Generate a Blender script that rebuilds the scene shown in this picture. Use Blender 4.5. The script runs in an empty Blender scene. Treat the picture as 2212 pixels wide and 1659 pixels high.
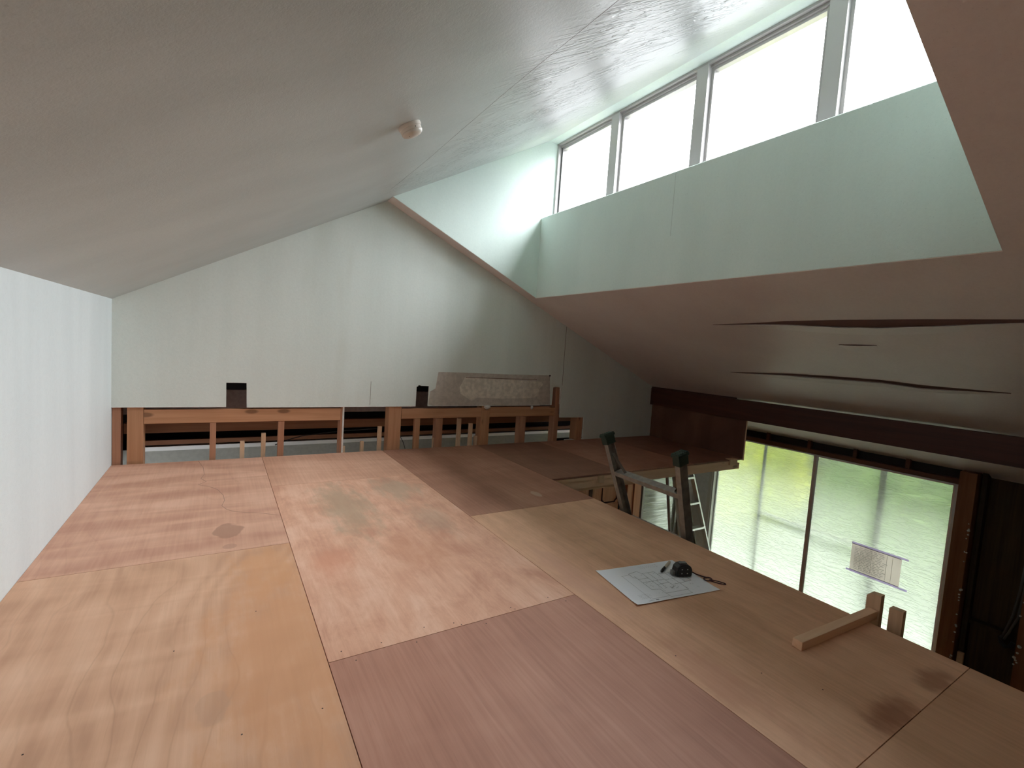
import bpy, bmesh, math, random
from mathutils import Vector, Matrix
random.seed(7)
S = bpy.context.scene
C = S.collection

# ------------------------------------------------------------------ camera
cam_d = bpy.data.cameras.new('camera'); cam = bpy.data.objects.new('camera', cam_d); C.objects.link(cam)
cam_d.sensor_width = 36.0; cam_d.lens = 16.5805; cam_d.clip_start = 0.02; cam_d.clip_end = 200
R = ((0.84985144, -0.52275703, 0.06691496), (0.01870718, -0.09696579, -0.99511189), (0.5266902, 0.84694907, -0.07262721))
rx, ry, rz = Vector(R[0]), -Vector(R[1]), -Vector(R[2])
cam.matrix_world = Matrix(((rx.x, ry.x, rz.x, 0), (rx.y, ry.y, rz.y, 0), (rx.z, ry.z, rz.z, 0.95), (0, 0, 0, 1)))
S.camera = cam

# ------------------------------------------------------------------ world (bright overcast sky)
w = bpy.data.worlds.new('sky'); S.world = w; w.use_nodes = True
wn = w.node_tree.nodes; wl = w.node_tree.links
bg = wn['Background']
tc = wn.new('ShaderNodeTexCoord'); sx_ = wn.new('ShaderNodeSeparateXYZ'); rp = wn.new('ShaderNodeValToRGB')
wl.new(tc.outputs['Generated'], sx_.inputs[0]); wl.new(sx_.outputs['Z'], rp.inputs[0])
# overcast sky: low band up to about ten degrees darkened to dim the ceiling, brightening towards the zenith
for _ in range(3): rp.color_ramp.elements.new(0.5)
for _e, (_p, _v) in zip(rp.color_ramp.elements, ((0.0, .04), (0.49, .05), (0.57, .08), (0.65, .24), (1.0, 1.0))):
    _e.position = _p; _e.color = (_v*.93, _v*.97, _v*1.0, 1)
mrz = wn.new('ShaderNodeMapRange'); mrz.inputs[1].default_value = -1; mrz.inputs[2].default_value = 1
wl.new(sx_.outputs['Z'], mrz.inputs[0]); wl.new(mrz.outputs[0], rp.inputs[0])
bg.inputs['Strength'].default_value = 1.0
# thin cloud: a broad bright glow where the sun stands, about 48 degrees up
vd = wn.new('ShaderNodeVectorMath'); vd.operation = 'DOT_PRODUCT'; vd.inputs[1].default_value = (0.66, -0.08, 0.745)
pw = wn.new('ShaderNodeMath'); pw.operation = 'POWER'; pw.inputs[1].default_value = 9.0
mx0 = wn.new('ShaderNodeMath'); mx0.operation = 'MAXIMUM'; mx0.inputs[1].default_value = 0.0
gs = wn.new('ShaderNodeVectorMath'); gs.operation = 'SCALE'; gs.inputs[0].default_value = (14.5, 15.1, 16)
bs = wn.new('ShaderNodeVectorMath'); bs.operation = 'SCALE'; bs.inputs['Scale'].default_value = 22.0
ad = wn.new('ShaderNodeVectorMath'); ad.operation = 'ADD'
wl.new(tc.outputs['Generated'], vd.inputs[0]); wl.new(vd.outputs['Value'], mx0.inputs[0]); wl.new(mx0.outputs[0], pw.inputs[0]); wl.new(pw.outputs[0], gs.inputs['Scale'])
wl.new(rp.outputs[0], bs.inputs[0]); wl.new(bs.outputs[0], ad.inputs[0]); wl.new(gs.outputs[0], ad.inputs[1]); wl.new(ad.outputs[0], bg.inputs['Color'])

def portal(name, loc, sx, sy, rot):
    l = bpy.data.lights.new(name, 'AREA'); l.shape = 'RECTANGLE'; l.size = sx; l.size_y = sy
    l.cycles.is_portal = True
    o = bpy.data.objects.new(name, l); o.location = loc; o.rotation_euler = rot; C.objects.link(o)
portal('clerestory_portal', (2.86, 2.24, 2.62), 0.76, 3.3, (0, math.radians(90), 0))
portal('corridor_portal', (5.70, 4.46, -1.07), 1.6, .62, (0, math.radians(90), 0))
portal('corridor_portal', (-.74, 4.56, -.69), 1.0, .58, (0, math.radians(-90), 0))
portal('window_portal', (5.66, 2.5, -0.9), 1.8, 2.5, (0, math.radians(90), 0))

# ------------------------------------------------------------------ view
S.view_settings.view_transform = 'Standard'; S.view_settings.look = 'None'
S.view_settings.gamma = 1.0; S.view_settings.exposure = 0.80; S.view_settings.use_curve_mapping = False
cy = S.cycles
cy.use_denoising = True
cy.max_bounces = 14; cy.diffuse_bounces = 8; cy.glossy_bounces = 4; cy.transmission_bounces = 8; cy.transparent_max_bounces = 8
cy.sample_clamp_indirect = 6.0; cy.caustics_refractive = True; cy.caustics_reflective = False

# ------------------------------------------------------------------ key dimensions (metres, loft floor top z=0)
XL, D, DW, DN = -0.608, 4.02, 3.871, 0.617
XE, YN, XP, XB, XW = 2.135, 2.776, 4.565, 4.522, 5.515
ZK, A, ZR, B = 1.105, 0.5704, 2.630, 0.44468
XS, ZS = 2.616, 2.236
XR, ZRG = 1.160, 2.114
YBK = -2.2
ZG = -1.9
def zl(x): return ZK + A*(x-XL)
def zr(x): return ZR - B*x

# ------------------------------------------------------------------ mesh helper
class MB:
    def __init__(s): s.v = []; s.f = []; s.m = []; s.mats = []
    def slot(s, mat):
        if mat is None: return 0
        if mat not in s.mats: s.mats.append(mat)
        return s.mats.index(mat)
    def add(s, vs, fs, mat=None):
        n = len(s.v); s.v += [Vector(p) for p in vs]; k = s.slot(mat)
        for f in fs: s.f.append([n+i for i in f]); s.m.append(k)
    def box(s, x0, x1, y0, y1, z0, z1, mat=None):
        s.hexa([(x0,y0,z0),(x1,y0,z0),(x1,y1,z0),(x0,y1,z0),(x0,y0,z1),(x1,y0,z1),(x1,y1,z1),(x0,y1,z1)], mat)
    def hexa(s, p, mat=None):
        s.add(p, [(0,3,2,1),(4,5,6,7),(0,1,5,4),(1,2,6,5),(2,3,7,6),(3,0,4,7)], mat)
    def obox(s, c, ax, ay, az, mat=None):
        c, ax, ay, az = Vector(c), Vector(ax), Vector(ay), Vector(az)
        s.hexa([c-ax-ay-az, c+ax-ay-az, c+ax+ay-az, c-ax+ay-az, c-ax-ay+az, c+ax-ay+az, c+ax+ay+az, c-ax+ay+az], mat)
    def bar(s, p, q, wa, wb, ref=(0,1,0), mat=None):
        p, q = Vector(p), Vector(q); d = (q-p); L = d.length; d.normalize()
        u = Vector(ref) - d*d.dot(Vector(ref)); u.normalize(); v = d.cross(u)
        s.obox((p+q)/2, d*L/2, u*wa/2, v*wb/2, mat)
    def prism(s, pts, ax, d0, d1, mat=None):
        # pts 2D outline; ax = axis of extrusion: 'y' -> pts are (x,z); 'x' -> (y,z); 'z' -> (x,y)
        def P(p, d): return {'y': (p[0], d, p[1]), 'x': (d, p[0], p[1]), 'z': (p[0], p[1], d)}[ax]
        n = len(pts); vs = [P(p, d0) for p in pts] + [P(p, d1) for p in pts]
        fs = [tuple(range(n)), tuple(range(2*n-1, n-1, -1))] + [(i, n+i, n+(i+1) % n, (i+1) % n) for i in range(n)]
        s.add(vs, fs, mat)
    def tube(s, pts, r, seg=8, mat=None, closed=False):
        pts = [Vector(p) for p in pts]; n = len(pts); vs = []; fs = []
        for i, p in enumerate(pts):
            if closed: t = pts[(i+1) % n]-pts[i-1]
            else: t = pts[min(i+1, n-1)]-pts[max(i-1, 0)]
            t.normalize(); u = t.cross(Vector((0, 0, 1)))
            if u.length < 1e-3: u = t.cross(Vector((0, 1, 0)))
            u.normalize(); v = t.cross(u)
            rr = r[i] if isinstance(r, (list, tuple)) else r
            for k in range(seg):
                a = 2*math.pi*k/seg; vs.append(p+u*rr*math.cos(a)+v*rr*math.sin(a))
        for i in range(n if closed else n-1):
            j = (i+1) % n
            for k in range(seg):
                fs.append((i*seg+k, i*seg+(k+1) % seg, j*seg+(k+1) % seg, j*seg+k))
        if not closed: fs += [tuple(range(seg-1, -1, -1)), tuple((n-1)*seg+k for k in range(seg))]
        s.add(vs, fs, mat)
    def lathe(s, c, n, prof, seg=40, mat=None):
        c = Vector(c); n = Vector(n).normalized(); u = n.orthogonal().normalized(); v = n.cross(u); vs = []; fs = []
        for (r, h) in prof:
            for k in range(seg):
                a = 2*math.pi*k/seg; vs.append(c+n*h+u*r*math.cos(a)+v*r*math.sin(a))
        for i in range(len(prof)-1):
            for k in range(seg): fs.append((i*seg+k, i*seg+(k+1) % seg, (i+1)*seg+(k+1) % seg, (i+1)*seg+k))
        fs += [tuple(range(seg-1, -1, -1)), tuple((len(prof)-1)*seg+k for k in range(seg))]
        s.add(vs, fs, mat)
    def line(s, p, q, wd, z, h=0.0004, mat=None):   # thin flat strip on a horizontal surface
        p, q = Vector((p[0], p[1], z)), Vector((q[0], q[1], z)); d = q-p
        if d.length < 1e-6: return
        n = Vector((-d.y, d.x, 0)).normalized()*wd/2; up = Vector((0, 0, h))
        s.hexa([p-n, q-n, q+n, p+n, p-n+up, q-n+up, q+n+up, p+n+up], mat)
    def build(s, name, mat=None, parent=None, bevel=0, smooth=False, origin=None):
        vs = s.v
        if origin is None:
            lo = Vector([min(v[i] for v in vs) for i in range(3)]); hi = Vector([max(v[i] for v in vs) for i in range(3)])
            origin = Vector(((lo.x+hi.x)/2, (lo.y+hi.y)/2, lo.z))
        else: origin = Vector(origin)
        me = bpy.data.meshes.new(name); me.from_pydata([v-origin for v in vs], [], s.f)
        mats = list(s.mats)
        if mat is not None and not mats: mats = [mat]
        for m in mats: me.materials.append(m)
        if s.mats: me.polygons.foreach_set('material_index', s.m)
        bm = bmesh.new(); bm.from_mesh(me); bmesh.ops.recalc_face_normals(bm, faces=bm.faces); bm.to_mesh(me); bm.free()
        if smooth: me.polygons.foreach_set('use_smooth', [True]*len(me.polygons))
        o = bpy.data.objects.new(name, me); C.objects.link(o)
        if parent is not None:
            o.parent = parent; pw = Vector((0, 0, 0)); p = parent
            while p: pw += p.location; p = p.parent
            o.location = origin-pw
        else: o.location = origin
        if bevel:
            b = o.modifiers.new('bevel', 'BEVEL'); b.width = bevel; b.segments = 2; b.limit_method = 'ANGLE'; b.angle_limit = math.radians(40)
        if smooth:
            try:
                e = o.modifiers.new('edges', 'EDGE_SPLIT'); e.split_angle = math.radians(38)
            except Exception: pass
        return o
def mbx(*a):
    m = MB(); m.box(*a); return m
def empty(name, loc):
    o = bpy.data.objects.new(name, None); o.empty_display_size = 0.05; o.location = loc; C.objects.link(o); return o
def tag(o, label, cat, group=None, kind=None):
    o['label'] = label; o['category'] = cat
    if group: o['group'] = group
    if kind: o['kind'] = kind
    return o
def struct(o):
    o['kind'] = 'structure'; return o

# ------------------------------------------------------------------ materials
class N:
    def __init__(s, name):
        s.mat = bpy.data.materials.new(name); s.mat.use_nodes = True; s.t = s.mat.node_tree; s.n = s.t.nodes; s.b = s.n['Principled BSDF']
        s.out = s.n['Material Output']
    def new(s, typ, **k):
        n = s.n.new(typ)
        for a, v in k.items(): setattr(n, a, v)
        return n
    def ln(s, a, b): s.t.links.new(a, b)
    def setin(s, inp, v):
        if hasattr(v, 'is_linked') or isinstance(v, bpy.types.NodeSocket): s.ln(v, inp)
        else: inp.default_value = v
    def pos(s): return s.new('ShaderNodeNewGeometry').outputs['Position']
    def mp(s, vec, scale=(1,1,1), loc=(0,0,0), rot=(0,0,0)):
        m = s.new('ShaderNodeMapping'); s.ln(vec, m.inputs['Vector']); m.inputs['Scale'].default_value = scale
        m.inputs['Location'].default_value = loc; m.inputs['Rotation'].default_value = rot; return m.outputs[0]
    def noise(s, vec, scale=1, detail=3, rough=0.5, dist=0):
        n = s.new('ShaderNodeTexNoise'); s.ln(vec, n.inputs['Vector']); n.inputs['Scale'].default_value = scale
        n.inputs['Detail'].default_value = detail; n.inputs['Roughness'].default_value = rough; n.inputs['Distortion'].default_value = dist
        return n.outputs['Fac']
    def m(s, op, a, b=0.0, c=0.0):
        n = s.new('ShaderNodeMath', operation=op); s.setin(n.inputs[0], a); s.setin(n.inputs[1], b); s.setin(n.inputs[2], c); return n.outputs[0]
    def ramp(s, f, stops):
        r = s.new('ShaderNodeValToRGB'); s.setin(r.inputs[0], f); e = r.color_ramp.elements
        while len(e) < len(stops): e.new(0.5)
        for x, (p, col) in zip(e, stops): x.position = p; x.color = (*col, 1) if len(col) == 3 else col
        return r.outputs[0]
    def mr(s, v, a, b, c=0.0, d=1.0, smooth=True):
        n = s.new('ShaderNodeMapRange'); n.interpolation_type = 'SMOOTHSTEP' if smooth else 'LINEAR'
        s.setin(n.inputs[0], v); n.inputs[1].default_value = a; n.inputs[2].default_value = b; n.inputs[3].default_value = c; n.inputs[4].default_value = d
        return n.outputs[0]
    def mix(s, f, a, b, mode='MIX'):
        n = s.new('ShaderNodeMix', data_type='RGBA', blend_type=mode)
        s.setin(n.inputs[0], f)
        for i, v in ((6, a), (7, b)):
            if isinstance(v, tuple): n.inputs[i].default_value = (*v, 1) if len(v) == 3 else v
            else: s.ln(v, n.inputs[i])
        return n.outputs[2]
    def bump(s, h, strength=0.2, dist=0.002, normal=None):
        b = s.new('ShaderNodeBump'); b.inputs['Strength'].default_value = strength; b.inputs['Distance'].default_value = dist
        s.ln(h, b.inputs['Height'])
        if normal is not None: s.ln(normal, b.inputs['Normal'])
        return b.outputs[0]
    def fin(s, col, rough=0.5, normal=None, spec=0.5, metal=0.0):
        s.setin(s.b.inputs['Base Color'], (*col, 1) if isinstance(col, tuple) else col)
        s.setin(s.b.inputs['Roughness'], rough); s.b.inputs['Specular IOR Level'].default_value = spec; s.b.inputs['Metallic'].default_value = metal
        if normal is not None: s.ln(normal, s.b.inputs['Normal'])
        return s.mat
def flat(name, col, rough=0.6, metal=0.0, spec=0.5, nz=0.0):
    n = N(name)
    if nz:
        f = n.noise(n.pos(), 30, 4); c = n.mix(n.mr(f, .3, .7), tuple(x*(1-nz) for x in col), tuple(min(1, x*(1+nz)) for x in col))
        return n.fin(c, rough, None, spec, metal)
    return n.fin(col, rough, None, spec, metal)

def paint(name, c1, c2, streak=(6, 6, .35), rough=0.5, wrinkle=False, bumpk=0.25, grain=(60, 60, 60), spec=0.4, dirt=None):
    n = N(name); p = n.pos()
    lo = n.noise(n.mp(p, streak), 1, 4, .55)
    fi = n.noise(n.mp(p, grain), 1, 4, .6)
    mixf = n.m('ADD', n.m('MULTIPLY', n.mr(lo, .3, .7), .75), n.m('MULTIPLY', n.mr(fi, .3, .7), .25))
    col = n.mix(mixf, c1, c2)
    spk = n.mr(n.noise(p, 160, 2, .5), .66, .75)
    col = n.mix(n.m('MULTIPLY', spk, .25), col, tuple(x*.55 for x in c1))
    if dirt:
        df = n.mr(n.noise(n.mp(p, (2.2, 2.2, .5)), 1, 3, .6), .52, .72)
        col = n.mix(n.m('MULTIPLY', df, .45), col, dirt)
    nb = n.bump(n.m('ADD', fi, n.m('MULTIPLY', n.noise(p, 220, 3), .7)), bumpk, .002)
    if wrinkle:
        sx = n.new('ShaderNodeSeparateXYZ'); n.ln(p, sx.inputs[0])
        mask = n.m('MULTIPLY', n.mr(sx.outputs[0], .8, 1.3), n.mr(sx.outputs[0], 2.62, 2.2))
        wv = n.noise(n.mp(p, (5.0, 34, 5.0), rot=(0, 0, .22)), 1, 3, .5, .9)
        w2 = n.noise(n.mp(p, (12, 60, 12), loc=(3, 1, 0), rot=(0, 0, .3)), 1, 2, .5, .5)
        msk2 = n.mr(n.noise(p, 2.6, 3), .38, .6)
        h = n.m('MULTIPLY', n.m('MULTIPLY', n.m('ADD', n.mr(wv, .48, .56), n.m('MULTIPLY', n.mr(w2, .55, .62), .5)), mask), msk2)
        nb = n.bump(h, .6, .009, nb)
    return n.fin(col, rough, nb, spec)

def ply(name, pal, line, seed=0.0, rot=0.0, K=26.0, figure=0.5, stain=None, spots=(), rip=0.3, rough=0.55, fsx=1.3, fsy=.32, mott=0.0):
    # rotary-cut veneer: contour figure + fibre + ripple sheen put into the colour; pal = (dark, mid, light)
    n = N(name); p = n.mp(n.pos(), (1, 1, 1), (seed*3.1, seed*1.7, 0), (0, 0, rot))
    sxp = n.new('ShaderNodeSeparateXYZ'); n.ln(p, sxp.inputs[0])
    wob = n.m('ADD', n.m('MULTIPLY', n.noise(n.mp(p, (fsx, fsy*1.6, 1)), 1, 2, .45, .2), 1.1), n.m('MULTIPLY', n.noise(n.mp(p, (fsx*3, fsy*6, 1), (4, 2, 0)), 1, 2, .5), .10))
    big = n.m('ADD', n.m('MULTIPLY', sxp.outputs[0], .9), wob)
    lmod = n.mr(n.noise(n.mp(p, (3.0, .8, 1), (9, 1, 0)), 1, 3, .55), .38, .62, .15, 1.0)
    ring = n.m('SINE', n.m('MULTIPLY', big, K*2.2))
    ring = n.m('MULTIPLY', n.m('ADD', ring, 1.0), .5)
    fib = n.noise(n.mp(p, (70, 2.2, 1)), 1, 3, .6)
    fine = n.noise(n.mp(p, (260, 9, 1)), 1, 2, .6)
    ripn = n.noise(n.mp(p, (1.6, 7.5, 1), rot=(0, 0, .42)), 1, 2, .45, .6)
    blot = n.noise(n.mp(p, (2.2, .9, 1)), 1, 4, .6)
    t = n.m('ADD', n.m('MULTIPLY', ring, figure*.45), n.m('MULTIPLY', n.mr(fib, .3, .7), .20))
    t = n.m('ADD', t, n.m('MULTIPLY', n.mr(ripn, .3, .7), rip*.7))
    t = n.m('ADD', t, n.m('MULTIPLY', n.mr(blot, .25, .75), .35))
    if mott: t = n.m('ADD', t, n.m('MULTIPLY', n.mr(n.noise(n.mp(p, (9, 3.5, 1)), 1, 6, .68, .4), .32, .68), mott))
    t = n.m('DIVIDE', t, figure*.45+.20+rip*.7+.35+mott)
    col = n.ramp(t, [(.15, pal[0]), (.5, pal[1]), (.85, pal[2])])
    ln = n.m('MULTIPLY', n.mr(n.m('ABSOLUTE', n.m('SINE', n.m('MULTIPLY', big, K))), 0.0, .16, 1.0, 0.0), lmod)
    col = n.mix(n.m('MULTIPLY', ln, figure*.5), col, line)
    pore = n.mr(fine, .60, .72)
    col = n.mix(n.m('MULTIPLY', pore, .16), col, line)
    if stain:
        for (cx, cy_, r0, scol, amt, scl) in stain:
            d = n.new('ShaderNodeVectorMath', operation='DISTANCE'); n.ln(n.mp(n.pos(), (1, scl, 0)), d.inputs[0]); d.inputs[1].default_value = (cx, cy_*scl, 0)
            dd = n.m('ADD', d.outputs['Value'], n.m('MULTIPLY', n.m('SUBTRACT', n.noise(n.mp(n.pos(), (14, 5, 1)), 1, 5, .65), .5), r0*1.6))
            col = n.mix(n.m('MULTIPLY', n.mr(dd, r0*.2, r0, 1.0, 0.0), amt), col, scol)
    for (cx, cy_, r0, scol, amt, scl) in spots:
        d = n.new('ShaderNodeVectorMath', operation='DISTANCE'); n.ln(n.mp(n.pos(), (1, scl, 0)), d.inputs[0]); d.inputs[1].default_value = (cx, cy_*scl, 0)
        dd = n.m('ADD', d.outputs['Value'], n.m('MULTIPLY', n.m('SUBTRACT', n.noise(n.pos(), 12, 2), .5), r0*.9))
        col = n.mix(n.m('MULTIPLY', n.mr(dd, r0*.85, r0, 1.0, 0.0), amt), col, scol)
    nb = n.bump(n.m('ADD', fib, n.m('MULTIPLY', fine, .5)), .12, .001)
    return n.fin(col, rough, nb, .35)

def timber(name, dark, light, axis='x', rough=0.6, knots=True):
    n = N(name); p = n.pos()
    sc = {'x': (1.2, 30, 30), 'y': (30, 1.2, 30), 'z': (30, 30, 1.2)}[axis]
    g = n.noise(n.mp(p, sc), 1, 4, .6, .3); f = n.noise(n.mp(p, tuple(v*4 for v in sc)), 1, 2, .6)
    t = n.m('ADD', n.m('MULTIPLY', n.mr(g, .3, .7), .7), n.m('MULTIPLY', f, .3))
    col = n.mix(t, dark, light)
    if knots:
        sk = {'x': (3.5, 9, 9), 'y': (9, 3.5, 9), 'z': (9, 9, 3.5)}[axis]
        v = n.new('ShaderNodeTexVoronoi'); n.ln(n.mp(p, sk), v.inputs['Vector']); v.inputs['Scale'].default_value = 1
        sel = n.new('ShaderNodeSeparateColor'); n.ln(v.outputs['Color'], sel.inputs[0])
        kf = n.m('MULTIPLY', n.mr(v.outputs['Distance'], .10, .20, 1.0, 0.0), n.m('GREATER_THAN', sel.outputs[0], .45))
        col = n.mix(n.m('MULTIPLY', kf, .75), col, tuple(x*.35 for x in dark))
    return n.fin(col, rough, n.bump(g, .15, .002), .3)

M = {}
M['wall'] = paint('painted_board', (.68, .735, .69), (.78, .835, .79), (2.6, 2.6, .25), .55, dirt=(.60, .61, .52))
M['wall_left'] = paint('painted_board_clean', (.71, .78, .79), (.79, .86, .87), (3, 3, .4), .6)
M['well'] = paint('painted_well', (.66, .77, .725), (.74, .85, .80), (2, 2, .6), .6)
M['ceil'] = paint('painted_ceiling', (.52, .56, .55), (.595, .635, .625), (1.5, 3, 1.5), .34, wrinkle=True, spec=.18)
M['ceil_r'] = paint('ceiling_right_bounce', (.72, .60, .55), (.82, .71, .65), (1.5, 1.5, 1.5), .42, spec=.35)  # brown bounce from the floor put into the base colour of pale paint
M['raw'] = flat('raw_board_edge', (.72, .70, .66), .8, nz=.1)
M['peel'] = flat('peeled_plaster', (.52, .46, .40), .85, nz=.1)
M['glue'] = flat('old_adhesive', (.68, .61, .52), .9, nz=.14)
M['dark'] = flat('void_shade', (.035, .028, .026), .9)  # near-black stands in for unlit space in slots and voids
M['cav'] = flat('torn_slit_shade', (.20, .12, .10), .9)  # flat strip painted dark for the shaded gap behind torn veneer
M['split'] = flat('bare_veneer', (.20, .12, .09), .8, nz=.2)
M['faint'] = flat('faint_seam', (.48, .54, .50), .9)
M['crack'] = flat('hairline_crack', (.20, .18, .16), .9, spec=.1)
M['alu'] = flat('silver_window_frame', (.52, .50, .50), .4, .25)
M['sill'] = flat('darkened_sill', (.30, .29, .285), .8)  # darkened to cut light bouncing up to the soffit
M['aludark'] = flat('dark_grey_frame', (.40, .38, .37), .45, .2)  # darker grey metal than the silver frame
M['white'] = flat('white_paint', (.78, .78, .78), .5)
M['white2'] = flat('bright_white_paint', (.92, .92, .90), .6)
M['pine'] = timber('pine_x', (.44, .21, .105), (.58, .31, .175), 'x')
M['pinez'] = timber('pine_z', (.42, .20, .10), (.56, .30, .17), 'z')
M['fresh'] = timber('fresh_pine_x', (.78, .48, .30), (.90, .63, .44), 'x')
M['freshz'] = timber('fresh_pine_z', (.62, .40, .25), (.78, .55, .37), 'z', knots=False)
M['freshy'] = timber('fresh_pine_y', (.66, .43, .26), (.80, .58, .39), 'y')
M['redz'] = timber('reddish_stud', (.36, .17, .10), (.50, .26, .16), 'z', knots=False)
M['redx'] = timber('reddish_rail', (.30, .12, .06), (.42, .19, .10), 'x', knots=False)
M['beam'] = timber('dark_beam', (.060, .017, .011), (.095, .028, .018), 'y', .45, knots=False)
M['browny'] = timber('brown_trim_y', (.12, .045, .025), (.18, .075, .045), 'y', .5, knots=False)
M['brownz'] = timber('brown_post', (.22, .085, .035), (.32, .14, .065), 'z', .6, knots=False)
M['recess'] = timber('old_brown_board', (.055, .035, .02), (.10, .065, .035), 'z', .8, knots=False)
M['door'] = timber('carved_door_wood', (.66, .27, .14), (.80, .38, .22), 'z', .5, knots=False)
M['groove'] = flat('door_groove', (.09, .02, .012), .7)
M['panel'] = ply('dark_panel_ply', ((.11, .045, .03), (.15, .065, .042), (.21, .105, .065)), (.10, .035, .02), 9.0, 0, 20, .4)
M['ladder'] = flat('worn_aluminium', (.36, .34, .31), .45, .75, nz=.15)
M['ladder_in'] = flat('dark_ladder_metal', (.16, .14, .12), .5, .6)  # darker metal for the braces and one rear rail
M['rubber'] = flat('dark_green_rubber', (.018, .034, .022), .7)
M['bright'] = flat('bright_aluminium', (.82, .82, .84), .3, .7)
M['blackm'] = flat('black_plastic', (.012, .012, .013), .35)
M['blackr'] = flat('black_rubber_grip', (.02, .02, .02), .75)
M['greyp'] = flat('grey_plastic', (.16, .16, .16), .5)
M['silver'] = flat('screw_metal', (.6, .6, .6), .3, .9)
M['ceramic'] = flat('ivory_plastic', (.72, .66, .58), .35)
M['holes'] = flat('black_slot', (.02, .015, .012), .8)
M['paper'] = flat('drawing_paper', (.88, .90, .96), .7)
M['ink'] = flat('grey_ink', (.16, .17, .20), .8)
M['inkl'] = flat('pale_ink', (.42, .43, .46), .8)
M['strap'] = flat('dark_red_strap', (.05, .012, .018), .7)
M['penw'] = flat('beige_pen_barrel', (.55, .48, .38), .4)
M['cable'] = flat('grey_cable', (.16, .15, .14), .6)
M['bcable'] = flat('black_cable', (.02, .015, .015), .6)
M['lower_wall'] = flat('lower_wall', (.84, .86, .90), .35, nz=.04)
M['greywall'] = flat('grey_plaster', (.52, .52, .47), .9, nz=.06)
M['tan'] = flat('tan_board', (.60, .40, .26), .7, nz=.1)
M['lfloor'] = ply('lower_floor_wood', ((.20, .11, .06), (.28, .16, .09), (.36, .22, .13)), (.1, .05, .03), 3, 0, 20, .3)
M['poster'] = flat('window_notice_paper', (.72, .62, .62), .8, nz=.04)
M['poster_ink'] = flat('notice_faint_print', (.55, .47, .47), .8)
M['tape'] = flat('purple_tape', (.62, .52, .80), .5)
M['tape_d'] = flat('dark_purple_tape_edge', (.18, .10, .26), .6)
M['hedge'] = N('hedge_leaf'); _n = M['hedge']
_c = _n.mix(_n.mr(_n.noise(_n.pos(), 1.1, 3), .35, .65), (.30, .38, .015), (.70, .68, .03)); M['hedge'] = _n.fin(_c, .6)
M['hedge2'] = N('shrub_leaf'); _n = M['hedge2']
_c = _n.mix(_n.mr(_n.noise(_n.pos(), 1.4, 3), .35, .65), (.14, .25, .08), (.28, .40, .14)); M['hedge2'] = _n.fin(_c, .6)
M['gravel'] = flat('pale_concrete', (.30, .31, .33), .9, nz=.08)
M['mauve'] = flat('mauve_brown_sash', (.80, .66, .64), .5)
M['fence'] = flat('added_fence_grey', (.20, .24, .18), .8, nz=.1)
M['unseen_roof'] = flat('roof_metal', (.06, .06, .065), .6)

def backlit(name, col, t=.55):
    n = N(name); d = n.new('ShaderNodeBsdfDiffuse'); d.inputs['Color'].default_value = (*col, 1); tl = n.new('ShaderNodeBsdfTranslucent'); tl.inputs['Color'].default_value = (*col, 1)
    mx = n.new('ShaderNodeMixShader'); mx.inputs[0].default_value = t; n.ln(d.outputs[0], mx.inputs[1]); n.ln(tl.outputs[0], mx.inputs[2]); n.ln(mx.outputs[0], n.out.inputs['Surface'])
    return n.mat
M['poster'] = backlit('window_notice_paper', (.86, .72, .73)); M['poster_ink'] = backlit('notice_faint_print', (.62, .52, .53)); M['tape'] = backlit('purple_tape', (.80, .72, .95), .7)
def glass_clear():
    n = N('clear_glass'); tr = n.new('ShaderNodeBsdfTransparent'); gl = n.new('ShaderNodeBsdfGlossy'); gl.inputs['Roughness'].default_value = .02
    mx = n.new('ShaderNodeMixShader'); mx.inputs[0].default_value = .05; n.ln(tr.outputs[0], mx.inputs[1]); n.ln(gl.outputs[0], mx.inputs[2]); n.ln(mx.outputs[0], n.out.inputs['Surface'])
    return n.mat
def glass_pattern():
    n = N('rippled_obscure_glass'); p = n.pos()
    ripple = n.noise(n.mp(p, (1, 5.5, 26)), 1, 3, .55, 1.6)
    rl = n.mr(ripple, .38, .62)
    nb = n.bump(rl, .5, .009)
    crest = n.mr(n.m('ABSOLUTE', n.m('SUBTRACT', ripple, .5)), .0, .035)
    tint = n.mix(crest, (.365, .385, .34), (.41, .43, .38))
    rf = n.new('ShaderNodeBsdfRefraction'); rf.inputs['IOR'].default_value = 1.25; rf.inputs['Roughness'].default_value = .15; n.ln(tint, rf.inputs['Color'])
    n.ln(nb, rf.inputs['Normal'])
    tl = n.new('ShaderNodeBsdfTranslucent'); n.ln(tint, tl.inputs['Color']); n.ln(nb, tl.inputs['Normal'])
    gl = n.new('ShaderNodeBsdfGlossy'); gl.inputs['Roughness'].default_value = .15; n.ln(nb, gl.inputs['Normal'])
    m1 = n.new('ShaderNodeMixShader'); m1.inputs[0].default_value = .33; n.ln(rf.outputs[0], m1.inputs[1]); n.ln(tl.outputs[0], m1.inputs[2])
    m2 = n.new('ShaderNodeMixShader'); m2.inputs[0].default_value = .04; n.ln(m1.outputs[0], m2.inputs[1]); n.ln(gl.outputs[0], m2.inputs[2])
    n.ln(m2.outputs[0], n.out.inputs['Surface'])
    return n.mat
M['glass'] = glass_clear(); M['obscure'] = glass_pattern()

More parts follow.
